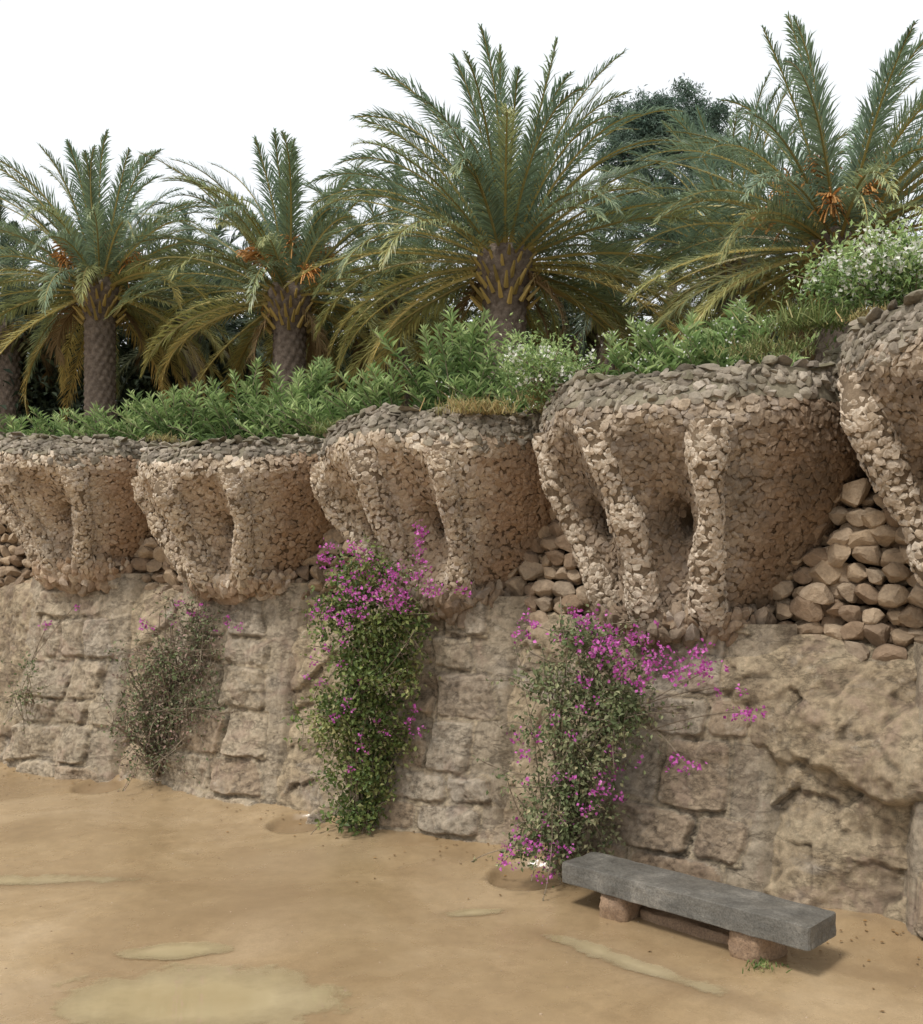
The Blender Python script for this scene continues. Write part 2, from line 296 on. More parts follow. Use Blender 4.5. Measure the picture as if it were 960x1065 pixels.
def masonry(s0,zb,k):
    g=np.random.default_rng(k+40); hw=[1.0,1.2,1.2,1.15,1.15,1.05,1.0][k]; ns=int(2*hw/.0155); nz=185
    x=np.linspace(-hw,hw,ns)[:,None]; z=np.linspace(-.25,zb+.02,nz)[None]; x=x+0*z; z=z+0*x; P3=np.stack([x+s0,z,0*x+k],-1)
    xw=x+.11*fbm(P3*1.4+7,3)+.022*fbm(P3*9,3); zw=z+.10*fbm(P3*1.1+31,3)+.022*fbm(P3*9+5,3)
    wid=1+.26*(1-z/2.6)
    xw=xw/wid
    zr=[-.4]
    while zr[-1]<zb+.3: zr.append(zr[-1]+g.uniform(.32,.66))
    ht=np.zeros_like(x); tone=np.zeros_like(x); mk=np.zeros_like(x)
    for r in range(len(zr)-1):
        L=-(.62+.16*(r%2)+g.uniform(-.06,.1)); Rr=.62+.16*((r+1)%2)+g.uniform(-.06,.1)
        xs=[L]
        while xs[-1]<Rr-.3: xs.append(min(Rr,xs[-1]+g.uniform(.4,1.0)))
        xs[-1]=Rr
        for j in range(len(xs)-1):
            a0,a1=xs[j],xs[j+1]; b0,b1=zr[r],zr[r+1]; sk=g.uniform(-.15,.15)
            u=xw-sk*(zw-(b0+b1)/2)*2; v=zw
            m=(u>=a0)&(u<a1)&(v>=b0)&(v<b1); d=np.minimum(np.minimum(u-a0,a1-u),np.minimum(v-b0,b1-v))
            cr=np.minimum(u-a0,a1-u)+np.minimum(v-b0,b1-v); d=np.minimum(d,(cr-.06)*.8)
            pr=g.uniform(.02,.065); e=sstep(.012,.04+g.uniform(0,.03),d)
            hh=e*(pr+g.uniform(-.12,.12)*(u-(a0+a1)/2)+g.uniform(-.14,.14)*(v-(b0+b1)/2))
            hh=hh+e*.05*fbm(P3*4+j*3+r,5,.6)
            tn=g.choice([.3,.45,.62,.62,.76,.9,1.0]) if k>=3 else g.choice([.22,.3,.45,.5,.76,.62])
            ht=np.where(m,hh,ht); tone=np.where(m,sstep(.008,.026,d)*tn,tone); mk=np.where(m,1,mk)
    n=basen(s0+x,z)+.03+ht+.055*fbm(P3*3.5,4)*(.4+mk)+.022*fbm(P3*13,4,.6)
    n=n+.17*(1-np.abs(x/hw)**3)-.16*sstep(.86,1,np.abs(x/hw))-(1-mk)*.01
    tone=np.where(mk>0,tone,.3+.2*fbm(P3*2,3))
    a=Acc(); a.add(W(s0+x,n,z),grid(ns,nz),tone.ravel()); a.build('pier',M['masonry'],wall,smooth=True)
for k in range(0,len(SC)-1): masonry(SC[k],float(zb_at(SC[k]))+.1,k)
for k in range(len(SC)-1):
    sa,sb=SC[k]+.55,SC[k+1]-.55; acc=Acc(); pos=[];S=[];N=[]; zc=float(zb_at((sa+sb)/2)); 
    for layer in range(2):
        z=zc-.14; top=zc+(1.3 if k<4 else 1.3); row=0
        while z<top:
            x=sa-.35+rng.uniform(0,.15)
            while x<sb+.35:
                r=rng.uniform(.07,.135); pos.append(W(x+rng.uniform(-.02,.02),-.15-.014*row-.13*layer+rng.uniform(-.03,.03),z+.08+rng.uniform(-.03,.03)+(zb_at(x)-zc))); S.append([r*rng.uniform(1.1,1.45),r*rng.uniform(.85,1.05),r*1.0]); x+=r*2.1
                N.append(W(x,1,0)-W(x,0,0))
            z+=.175; row+=1
    pos=np.array(pos);S=np.array(S);N=np.array(N); R=nframes(N+rng.normal(size=N.shape)*.15,rng.uniform(-.45,.45,len(N)))
    multi(acc,BOU if k>=3 else MED,pos,R,S,np.where(rng.random(len(pos))<.35,.8,.1)); acc.build('rubble_infill',M['rubble'],wall)
nn=np.concatenate([[-.75,-.9,-1.2,-2,-3.5],-np.geomspace(5,260,14)])
s=np.linspace(0,SS[-1],160)[:,None]; n=nn[None]; P=W(s+0*n,n+0*s,4.62+np.clip((-n-6)*.05,0,3.0)+0*s); P[...,2]+=.05*fbm(P*.9,3)
acc=Acc(); acc.add(P,grid(160,len(nn))); tag(acc.build('terrace',M['soil'],smooth=True),kind='structure')
# ------------------------------------------------------------ planters
def planter(k,label,pm):
    s0,zb,zr=SC[k],ZB[k],ZR[k]; wl=(SC[k]-SC[k-1])/2+.07; wr=(SC[k+1]-SC[k])/2+.07
    wl=min(wl,1.78); wr=min(wr,1.78)
    w0,p0,p1=.78,.42,1.20; H=zr-zb; seed=k*31.7; ND=.80
    cols=[-.54,-.10,.33]; eyes=[(-.325,.42),(.12,.43),(-.30,.60)]
    ed=[.75,.75,.0]
    def surf(u,v,off=0.0):
        u,v=np.broadcast_arrays(np.asarray(u,float),np.asarray(v,float)); ph=u*PI/2
        aw=np.clip(v/.68,0,1); a=np.clip(v/.78,0,1); c=np.clip((v-.88)/.12,0,1); lip=np.exp(-((v-.85)/.06)**2)
        w1=np.where(u<0,wl,wr); w=w0+(w1-w0)*(.5*aw+.5*(1-(1-aw)**1.7))+.0*c; p=p0+(p1-p0)*(.55*a+.45*a**2.2)-.14*c+.07*lip
        rib=0
        for j,cu in enumerate(cols): 
            cx=cu+.03*np.sin(v*5+j*2+k); wd=.085+.10*np.abs(2*(v-.40)/.8)**2.0; rib=rib+np.exp(-((u-cx)/wd)**2)
        p=p+.12*np.clip(rib,0,1)*sstep(.0,.08,v)*(1-sstep(.70,.86,v))
        for (eu,ev),e_ in zip(eyes,ed): p=p-e_*.8*np.exp(-((u-eu)/.05)**2-((v-ev)/.065)**2)-e_*.27*np.exp(-((u-eu)/.115)**2-((v-ev)/.26)**2)
        q=np.stack([u*3+seed,v*3,0*u],-1); p=p+.12*fbm(q,3)*sstep(.02,.2,v); p=p+.04*fbm(q*4,2)*sstep(.02,.2,v)
        z=zb+H*v+(.09*fbm(np.stack([u*2.2+seed,0*v,0*v+3],-1),3)+.05*fbm(np.stack([u*9+seed,0*v,0*v+3],-1),2))*v
        return W(s0+(w+off)*np.sin(ph),-ND+(p+ND+off)*np.cos(ph)**.76,z)
    root=thing('stone_planter',label,'planter',W(s0,0,zb),'pebble-clad planters projecting from the top of the wall')
    nu,nv=240,110; u=np.linspace(-1,1,nu)[:,None]; v=np.linspace(-.03,.99,nv)[None]
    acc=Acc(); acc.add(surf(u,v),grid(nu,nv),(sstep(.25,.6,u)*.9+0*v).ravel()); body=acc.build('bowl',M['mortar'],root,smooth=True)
    def scatter(v0,v1,row,step,size,flat,Ts,mat,nm,par,kind,base=False):
        acc=Acc(); v=v0; us=np.linspace(-1,1,400); PP=[];NN=[];SZ=[];TN=[]
        if base: acc.add(surf(u,np.linspace(.865,v1+.01,14)[None],.008),grid(nu,14),.6)
        while v<v1:
            L=surf(us,v); d=np.concatenate([[0],np.cumsum(np.linalg.norm(np.diff(L,axis=0),axis=1))]); n=int(d[-1]/step)
            ta=np.linspace(0,d[-1],n)+rng.uniform(-.4,.4,n)*step; uu=np.interp(ta,d,us); vv=v+rng.uniform(-.5,.5,n)*row/H
            uu=np.clip(uu,-1,1); vv=np.minimum(vv,.995)
            keep=np.ones(n,bool)
            for (eu,ev),e_ in zip(eyes,ed):
                if e_: keep&=~((((uu-eu)/.045)**2+((vv-ev)/.05)**2)<1)
            if kind=='rim': # grey stones thin out irregularly down the bowl
                lim=.865-.12*np.clip(.5+1.2*fbm(np.stack([uu*4+seed,0*uu,0*uu],-1),3),0,1); keep&=(vv>lim)&(rng.random(n)<np.clip(.25+(vv-lim)*7,0,1))
            uu,vv=uu[keep],vv[keep]
            if len(uu):
                A=surf(uu,vv); B=surf(uu+.01,vv)-surf(uu-.01,vv); D=surf(uu,vv+.01)-surf(uu,vv-.01); Nn=unit(np.cross(B,D))
                PP.append(A);NN.append(Nn); sc=rng.uniform(.6,1.3,len(uu)); SZ.append(np.stack([size*sc,size*sc*rng.uniform(.55,1,len(uu)),np.full(len(uu),flat)*rng.uniform(.6,1.5,len(uu))],-1))
                if kind=='body': 
                    rb=0
                    for j,cu in enumerate(cols): rb=rb+np.exp(-((uu-cu)/.11)**4)
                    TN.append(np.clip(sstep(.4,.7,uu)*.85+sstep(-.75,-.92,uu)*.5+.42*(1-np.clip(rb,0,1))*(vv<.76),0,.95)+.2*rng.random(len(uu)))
                else: TN.append(.4*rng.random(len(uu)))
            sl=np.linalg.norm(surf(0.0,v+.01)-surf(0.0,v))/.01; v+=row/min(max(sl,H*.9),H*1.6)
        PP=np.concatenate(PP);NN=np.concatenate(NN);SZ=np.concatenate(SZ);TN=np.clip(np.concatenate(TN),0,1)
        flip=np.einsum('ij,ij->i',NN,W(s0,1,0)[None]-W(s0,0,0)[None])<-.5; NN[flip]*=-1
        tilt=np.array([0,0,.18])
        multi(acc,Ts,PP+NN*flat*.35,nframes(NN+rng.normal(size=NN.shape)*.14+tilt,rng.uniform(0,6.28,len(PP))),SZ,TN)
        return acc.build(nm,mat,par)
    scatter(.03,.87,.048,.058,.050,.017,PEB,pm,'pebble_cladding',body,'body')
    scatter(.73,.985,.054,.070,.055,.030,MED,M['rim'],'rim',root,'rim',True)
    acc=Acc(); nq=70; us=np.linspace(-.95,.95,nq)
    for q in range(4):
        uu=np.clip(us+rng.uniform(-.015,.015,nq),-1,1); A=surf(uu,.985); Cc=W(s0,-.3,zr); dirn=Cc[None]-A; dirn[:,2]=0; dirn=unit(dirn); A=A+dirn*(.03+.11*q+rng.uniform(-.04,.04,(nq,1))); A[:,2]+=.0+rng.uniform(-.03,.06,nq)
        S=np.stack([rng.uniform(.045,.13,nq),rng.uniform(.04,.09,nq),rng.uniform(.02,.055,nq)],-1); multi(acc,MED,A,nframes(np.tile([0,0,1.0],(nq,1))+rng.normal(size=(nq,3))*.25,rng.uniform(0,6,nq)),S,rng.uniform(0,.9,nq))
    acc.build('coping',M['rim'],root)
    us=np.linspace(-1,1,50); E=surf(us,.97); cc=W(s0,-.6,zb+H*.97); rr=np.array([0,.3,.6,.85,.95])[None,:,None]; V=cc+(E[:,None]-cc)*rr; V[...,2]=zb+H*.965+.05*fbm(V*3,3)
    acc=Acc(); acc.add(V,grid(50,5)); acc.build('soil',M['moss'],root,smooth=True)
    acc=Acc(); PP=[];NN=[];SZ=[]; ch=zb+.10-(float(zb_at(s0))-.18 if k<5 else zb-.5)
    uq=np.linspace(-1.5,1.5,60)[:,None]; tq_=np.linspace(0,1,12)[None]; exf=lambda t: .06*np.sin(np.clip(t*1.5,0,1)*PI)-.18*t**1.6
    def cs(ph,t,o=0):
        w=w0+exf(t)+.02+o; p=p0+.02+exf(t)+.03+o; return W(s0+w*np.sin(ph),-.25+(p+.27)*np.clip(np.cos(ph),0,1)**.8,zb+.10-ch*t+0*ph)
    acc.add(cs(uq,tq_,-.05),grid(60,12),.9)
    for t in np.linspace(0,1.08,13):
        n=27; ph=np.linspace(-1.5,1.5,n)+rng.uniform(-.06,.06,n); rag=.5+.5*fbm(np.stack([ph*3+seed,0*ph,0*ph],-1),2)
        q=cs(ph,t+rng.uniform(-.05,.05,n),rng.uniform(-.03,.05,n)); Nn=W(s0+.8*np.sin(ph),np.cos(ph),0)-W(s0+0*ph,0,0); Nn[:,2]-=.2+.3*t
        m=(t<.55+.6*rag)|(t<.5); PP.append(q[m]);NN.append(Nn[m]); sz=rng.uniform(.03,.08,n)[m]*(1+.5*t); SZ.append(np.stack([sz*.85,sz*1.25,sz*.8],-1))
    PP=np.concatenate(PP);NN=np.concatenate(NN);SZ=np.concatenate(SZ)
    multi(acc,MED,PP,nframes(NN+rng.normal(size=NN.shape)*.3,rng.uniform(-.5,.5,len(PP))),SZ,rng.uniform(.2,.95,len(PP))); acc.build('corbel',M['pebble_dark'] if k>=3 else pm,root)
    for ci,cu in enumerate(cols):
        gg=np.random.default_rng(k*10+ci)
        vv=np.linspace(.0,.80,30); PL=surf(cu+.03*np.sin(vv*5+ci*2+k),vv); nb=W(s0,1,0)-W(s0,0,0); tq=np.linspace(0,1,30)
        PLs=PL.copy()
        for _ in range(6): PLs[1:-1]=(PLs[:-2]+PLs[1:-1]*2+PLs[2:])/4
        PL=PLs+nb*(.02+.03*np.sin(tq*PI)-.11*sstep(.78,1,tq)-.04*sstep(.12,0,tq))[:,None]
        PL=PL+np.stack([.06*fbm(np.stack([tq*3.5,0*tq+cu*9,0*tq+k],-1),2),0*tq,0*tq],-1)
        rad=.125+.06*np.abs(2*tq-1)**2+.055*fbm(np.stack([tq*6,0*tq+k*3,0*tq+cu*20],-1),2)+gg.uniform(-.01,.02); rad=np.maximum(rad,.09); core=Acc(); tube(core,PL,rad*.93,14,.1); col=core.build('rib',M['mortar'],root,smooth=True)
        acc=Acc(); n=880; pr_=rad/rad.sum(); t=gg.choice(tq,n,p=pr_)+gg.uniform(-.02,.02,n); t=np.clip(t,0,1); th=gg.uniform(0,6.28,n); c0=np.stack([np.interp(t,tq,PL[:,q]) for q in range(3)],-1); r=np.interp(t,tq,rad)
        ax=unit(PL[-1]-PL[0]); e1=unit(np.cross(ax,[1,0,0.])); e2=np.cross(ax,e1); Nn=np.cos(th)[:,None]*e1+np.sin(th)[:,None]*e2
        sc=gg.uniform(.6,1.25,n); S=np.stack([.042*sc,.033*sc,.017*gg.uniform(.7,1.4,n)],-1); multi(acc,PEB,c0+Nn*(r*.95)[:,None],nframes(Nn+gg.normal(size=Nn.shape)*.2,gg.uniform(0,6,n)),S,gg.uniform(0,.2,n)); acc.build('cladding',M['pebble'] if k<4 else M['pebble_col'],col)
    return surf
lab=['','leftmost pale stone planter, its rim reaching the left edge of the view','second stone planter from the left, pale, above the woody sparse climber','third stone planter from the left, above the tall green climber with magenta top','large brown stone planter above the bench end of the wall, fourth from left','stone planter cut by the right edge, under the white flowering bush']
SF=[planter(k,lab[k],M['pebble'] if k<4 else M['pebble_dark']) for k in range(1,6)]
# ------------------------------------------------------------ bench
A=np.array([.91,8.76]); ang=math.atan2(-1.54,1.56); L=2.34; Wd=.48
ux=np.array([math.cos(ang),math.sin(ang)]); vy=np.array([-ux[1],ux[0]])
if vy[0]<0: vy=-vy
cen=A+ux*L/2+vy*Wd/2
bench=thing('stone_bench','low backless bench with thick grey slab on rough brown stone legs','bench',(cen[0],cen[1],0))
def bb(name,cx,cy,z0,z1,lx,ly,mat,ns,par,T=BOXS,rot=0):
    TV,TF=T; Lc=TV*np.array([lx/2,ly/2,(z1-z0)/2]); o=rng.uniform(0,40,3); Lc=Lc+unit(TV)*(ns*fbm(Lc*5+o,4)+ns*.4*fbm(Lc*22+o,2))[:,None]
    c,s=math.cos(rot),math.sin(rot); x=Lc[:,0]*c-Lc[:,1]*s+cx; y=Lc[:,0]*s+Lc[:,1]*c+cy
    V=np.stack([cen[0]+x*ux[0]+y*vy[0],cen[1]+x*ux[1]+y*vy[1],(z0+z1)/2+Lc[:,2]],-1); a=Acc(); a.add(V,TF); o_=a.build(name,mat,par,smooth=(T is BOX)); return o_
bb('seat',0,0,.22,.405,L,Wd,M['slab'],.012,bench)
bb('leg',-.66,.0,-.05,.232,.28,.42,M['benchleg'],.045,bench,BOX,.1)
bb('leg',.64,.0,-.05,.232,.30,.42,M['benchleg'],.045,bench,BOX,-.15)
bb('stretcher',.0,.08,-.04,.09,1.0,.2,M['benchleg'],.04,bench,BOX)
# ------------------------------------------------------------ palms
def palm(name,label,px,py,Y,Rf,nf,mat,zbase,tr=.36,seed=0,e_lo=-22,dead=4,fruit=0,group='date palms on the terrace',e_hi=84,skip=.74):
    g=np.random.default_rng(seed+100); top=at(px,py,Y); root=thing(name,label,'palm tree',(top[0],top[1],zbase),group)
    H=top[2]-zbase; nz=max(30,int(H/.04)); na=48; th=np.linspace(0,2*PI,na)[None]; z=np.linspace(0,H+.2,nz)[:,None]
    r=tr*(1+.18*np.exp(-z/.5)+.45*np.exp(-((z-H+.15)/.4)**2))+.06*np.abs(np.sin(th*6+z*9))*np.abs(np.sin(th*6-z*9))
    acc=Acc(); acc.add(np.stack([top[0]+r*np.cos(th),top[1]+r*np.sin(th),zbase+z+0*th],-1),grid(nz,na)); acc.build('trunk',M['bark'],root,smooth=True)
    acc=Acc(); ra=Acc(); dd=Acc(); nl=84
    for i in range(nf+dead):
        isd=i>=nf; q=(i/nf) if not isd else 1
        e0=math.radians(e_hi-(e_hi-e_lo)*q**.9+g.uniform(-9,9)) if not isd else math.radians(g.uniform(-60,-30))
        az=i*2.39996+g.uniform(-.25,.25)
        if q>skip and math.sin(az)<-.35 and abs(math.cos(az))<.8: continue
        Lf=Rf*g.uniform(.88,1.06)*(1 if not isd else .5)*(.84+.16*min(1,q*4)); droop=math.radians(g.uniform(50,98))*(1 if e0>0 else .85)*(.85+.25*q)
        n=22; t=np.linspace(0,1,n); e=e0-droop*t**1.9; ds=Lf/(n-1); hd=np.array([math.cos(az),math.sin(az)])
        side0=g.uniform(-.3,.3)*t**2
        dx=np.cos(e)[:,None]*(hd[None]*np.cos(side0)[:,None]+np.array([-hd[1],hd[0]])[None]*np.sin(side0)[:,None]); D=np.concatenate([dx,np.sin(e)[:,None]],1)
        P=np.concatenate([[[0,0,0]],np.cumsum(D[:-1]*ds,0)])+top+np.array([hd[0]*.25,hd[1]*.25,.25-.45*q])
        tone=np.clip(.0+1.0*max(0,q-.36)**1.0+g.uniform(-.12,.25),0,1.0)
        tgt=dd if isd else acc
        tube(ra if not isd else dd,P,np.linspace(.036,.007,n),3,.8 if not isd else .5)
        tl=np.linspace(.09,.995,nl)+g.uniform(-.004,.004,nl); lc=np.stack([np.interp(tl,t,P[:,k]) for k in range(3)],-1); ld=unit(np.stack([np.interp(tl,t,D[:,k]) for k in range(3)],-1))
        sd=unit(np.cross(ld,[0,0,1.0])); upv=np.cross(sd,ld)
        roll=g.uniform(-.6,.6)
        sdr=sd*math.cos(roll)+upv*math.sin(roll); upr=np.cross(sdr,ld)
        ll=(.14+.36*np.sin(np.clip(tl*1.05,0,1)*PI)**.6)*Rf/3.8
        for sg in (-1,1):
            aa=np.radians(np.interp(tl,[0,.5,1],[52,36,16])+g.normal(size=nl)*7); lift=g.uniform(.1,.6)+g.normal(size=nl)*.2
            dv=unit(ld*np.cos(aa)[:,None]+sg*sdr*np.sin(aa)[:,None]+upr*lift[:,None]*.6); l2=ll*g.uniform(.75,1.12,nl)
            mid=lc+dv*(l2*.55)[:,None]; tip=lc+dv*l2[:,None]; tip[:,2]-=l2*(.2 if not isd else .6)*g.uniform(.3,1.6,nl)
            wv=unit(np.cross(dv,upr))*.0105*Rf/3.8*(1+.02*(Y-15))
            V=np.stack([lc-wv*.7,lc+wv*.7,mid+wv,mid-wv,tip],1).reshape(-1,3); b=np.arange(nl)[:,None]*5
            o=tgt.n; tn=np.clip(tone+.06*g.normal()+.25*(tl-.4)*(q>.4),0,1); tgt.add(V,b+np.array([[0,1,2,3]]),np.repeat(tn,5)); tgt.F.append(o+b+np.array([[3,2,4]]))
    for i in range(60):
        az=i*2.4; zz=-.1-.014*i; d=np.array([math.cos(az)*.8,math.sin(az)*.8,.75]); b0=top+np.array([math.cos(az)*tr*1.2,math.sin(az)*tr*1.2,zz]); tube(ra,np.array([b0,b0+d*.12,b0+d*.3]),[.05,.04,.02],4,.9)
    acc.build('crown',mat,root); ra.build('frond_midribs',mat,root)
    if dead: dd.build('dead_fronds',M['deadfrond'],root)
    if fruit:
        fa=Acc()
        for i in range(fruit):
            az=-PI/2+(i-fruit/2)*.55+g.uniform(-.3,.3); el=g.uniform(.1,1.0); d=np.array([math.cos(az)*math.cos(el),math.sin(az)*math.cos(el),math.sin(el)])
            b0=top+np.array([0,0,.15]); m_=b0+d*1.2; tube(fa,curve([b0,b0+d*.5,m_],6),.024,4)
            for j in range(46):
                dj=unit(d+g.normal(size=3)*.45); e_=m_-d*g.uniform(0,.4); tube(fa,curve([e_,e_+dj*.25,e_+dj*.4+np.array([0,0,-.2])],5),.013,3,g.random())
        fa.build('fruit_stalks',M['fruit'],root)
    return root
ZT=4.6
palm('palm_tree','leftmost tall palm with orange stalks, slim trunk above the oleanders',104,300,24.5,4.1,104,M['palm'],ZT+.4,.34,1,-26,3,13)
palm('palm_tree','palm with orange stalks in its crown, second tall palm from the left',301,307,22.5,4.0,100,M['palm'],ZT+.3,.34,2,-26,3,13)
palm('palm_tree','tallest and fullest palm in the middle, with thick brown trunk',525,272,18,3.95,126,M['palm'],ZT+.2,.36,3,-24,3,0,skip=.64)
palm('palm_tree','big palm at the right with orange stalks, fronds leaving the frame',872,256,15.5,3.6,108,M['palm'],ZT,.32,4,-28,5,9,e_hi=76)
bg='darker palms standing in the second row'
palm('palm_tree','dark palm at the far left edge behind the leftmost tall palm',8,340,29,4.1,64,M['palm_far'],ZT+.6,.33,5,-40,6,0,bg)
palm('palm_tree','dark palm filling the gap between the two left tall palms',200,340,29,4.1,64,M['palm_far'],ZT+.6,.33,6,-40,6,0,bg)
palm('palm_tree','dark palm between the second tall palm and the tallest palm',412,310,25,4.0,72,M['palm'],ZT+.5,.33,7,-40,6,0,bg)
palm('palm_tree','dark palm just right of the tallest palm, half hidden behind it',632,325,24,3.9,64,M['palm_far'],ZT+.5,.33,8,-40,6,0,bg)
palm('palm_tree','palm below the pine, left of the big right palm',765,272,20,3.6,86,M['palm'],ZT+.3,.33,9,-40,6,0,bg)
# ------------------------------------------------------------ leaf crown trees / woods
def leafcloud(acc,cen,rad,ncl,per,size,sig,asp=.45,seed=0,tlo=0,thi=1):
    g=np.random.default_rng(seed); d=unit(g.normal(size=(ncl,3)))*(g.random((ncl,1))**.4); c=cen+d*np.array(rad)
    p=np.repeat(c,per,0)+g.normal(size=(ncl*per,3))*sig; n=len(p); dr=unit(g.normal(size=(n,3))+np.array([0,0,.2])); up=unit(g.normal(size=(n,3))+np.array([0,0,1.2]))
    sz=size*g.uniform(.7,1.3,n); t=np.clip(np.repeat(tlo+(thi-tlo)*(.5+.5*d[:,2]),per)+g.normal(size=n)*.12,0,1)
    inst(acc,LEAF,p,frames(dr,up),np.stack([sz,sz*asp,sz],-1),t)
pt=at(695,170,36); root=thing('pine_tree','tall dark pine rising behind the palms, right of the tallest palm','tree',(pt[0],pt[1],5.5),None)
acc=Acc(); tube(acc,curve([(pt[0],pt[1],5.5),(pt[0]+.3,pt[1],10),(pt[0],pt[1],pt[2]+1.5)],14),np.linspace(.35,.12,14),8)
cl=[(0,0,1.7,1.3),(-1.0,0,1.3,1.1),(1.0,.2,1.3,1.1),(-1.3,0,.3,1.0),(.2,-.3,.5,1.4),(1.4,0,.2,1.0),(-.6,0,-1.0,1.2),(.9,0,-1.1,1.1),(-1.7,0,-1.6,.8),(0,0,-2.2,1.2),(1.2,0,-2.6,1.0)]
cl=[(x*1.2,y,z*1.1,r*1.12) for x,y,z,r in cl]
for (x,y,z,r) in cl: tube(acc,curve([(pt[0],pt[1],pt[2]+z-1.5),(pt[0]+x*.5,pt[1]+y,pt[2]+z-.7),(pt[0]+x,pt[1]+y,pt[2]+z)],8),np.linspace(.1,.03,8),5)
acc.build('trunk',M['bark'],root,smooth=True); acc=Acc()
for i,(x,y,z,r) in enumerate(cl): leafcloud(acc,np.array([pt[0]+x,pt[1]+y,pt[2]+z]),(r,r,r*.6),110,46,.17,.13,.2,50+i)
acc.build('crown',M['pine'],root)
acc=Acc()
for i in range(46):
    px=-160+i*29+rng.uniform(-20,20); Y=rng.uniform(29,34); zt=at(px,rng.uniform(335,385),Y)[2]; zz=5.0
    while zz<zt: 
        p=at(px+rng.uniform(-15,15),0,Y); p[2]=zz+.6; leafcloud(acc,p,(1.5,1.2,1.2),20,30,.3,.3,.5,int(i*97+zz*10)); zz+=1.3
tag(acc.build('far_wood',M['wood']),'dark mass of shrubs and trees filling the background under the palms','woodland',None,'stuff')
# ------------------------------------------------------------ oleanders
def oleander(label,base,rx,hgt,nst,seed,name='oleander_shrub',cat='shrub',mat=None,ll=.20,fl=0,grp='oleander shrubs along the top of the wall',lw=.095):
    g=np.random.default_rng(seed+500); root=thing(name,label,cat,base,grp); st=Acc(); lf=Acc(); fa=Acc(); Lp=[];Ld=[];Lt=[];Ls=[]
    for i in range(nst):
        a=g.uniform(0,6.28); rr=g.random()**.5; b=np.array(base)+np.array([math.cos(a)*rr*rx*.5,math.sin(a)*rr*rx*.35,0]); hh=hgt*g.uniform(.4,1.28)*(1-.25*rr)
        e=b+np.array([math.cos(a)*rx*rr*.9+g.normal()*.14,math.sin(a)*rx*rr*.5,hh]); P=curve([b,b+np.array([0,0,hh*.6]),e],10); tube(st,P,np.linspace(.012,.004,10),4)
        nw=int(hh*.82/.040); t=np.linspace(.2,1,nw)
        for j in range(3):
            c=np.stack([np.interp(t,np.linspace(0,1,10),P[:,k]) for k in range(3)],-1); th=np.arange(nw)*1.1+j*2.094+g.uniform(-.3,.3,nw); up=np.interp(t,[.2,.9,1],[.35,.9,1.9])+g.normal(size=nw)*.3
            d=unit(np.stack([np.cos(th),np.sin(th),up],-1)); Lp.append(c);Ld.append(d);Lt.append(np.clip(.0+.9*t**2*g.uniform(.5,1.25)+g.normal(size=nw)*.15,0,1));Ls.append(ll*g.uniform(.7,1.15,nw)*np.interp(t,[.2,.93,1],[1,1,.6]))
        if fl and g.random()<.8:
            c=e+g.normal(size=(fl,3))*.07; inst(fa,LEAF,c,frames(g.normal(size=(fl,3)),g.normal(size=(fl,3))+[0,0,1]),np.full((fl,3),.028)*[1,1,1])
    Lp=np.concatenate(Lp);Ld=np.concatenate(Ld);Lt=np.concatenate(Lt);Ls=np.concatenate(Ls)
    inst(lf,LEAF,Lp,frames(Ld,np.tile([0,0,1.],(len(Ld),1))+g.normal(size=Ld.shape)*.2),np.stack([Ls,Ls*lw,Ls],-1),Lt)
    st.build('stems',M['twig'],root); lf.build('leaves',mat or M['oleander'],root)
    if fl: fa.build('blossoms',M['white'],root)
OL=[(-25,1.1,1.25,.9),(40,1.2,1.15,.9),(95,1.2,1.2,.9),(150,1.05,1.3,.9),(205,1.2,1.35,.95),(262,1.2,1.45,.95),(318,1.1,.85,.85),(372,1.1,1.1,.85),(430,1.15,1.7,.7),(495,1.3,1.0,.75),(555,1.4,.85,.7),(618,1.3,1.15,.75),(678,1.25,1.35,.75),(722,1.4,1.1,.7)]
on=['oleander shrub cut by the left edge, over the leftmost planter','oleander left of the leftmost slim palm trunk','oleander in front of the leftmost slim palm trunk','oleander above the joint of the two leftmost planters','tall oleander over the second planter from left','tallest leafy oleander before the second palm trunk','short oleander right of the second palm trunk','oleander at the left end of the third planter','tall upright oleander over the middle of the third planter','oleander left of the thick trunk of the tallest palm','oleander in front of the trunk of the tallest palm','oleander at the left end of the large brown planter','pale green oleander over the middle of the large brown planter','rightmost oleander, over the large brown planter near its right end']
for i,(px,nb,hh,rx) in enumerate(OL):
    s=s_px(max(px,-60))-nb*.1; p=W(s,-nb,4.58); oleander(on[i],tuple(p),rx,hh,44,i,fl=8 if i in (9,10,11,12) else 0)
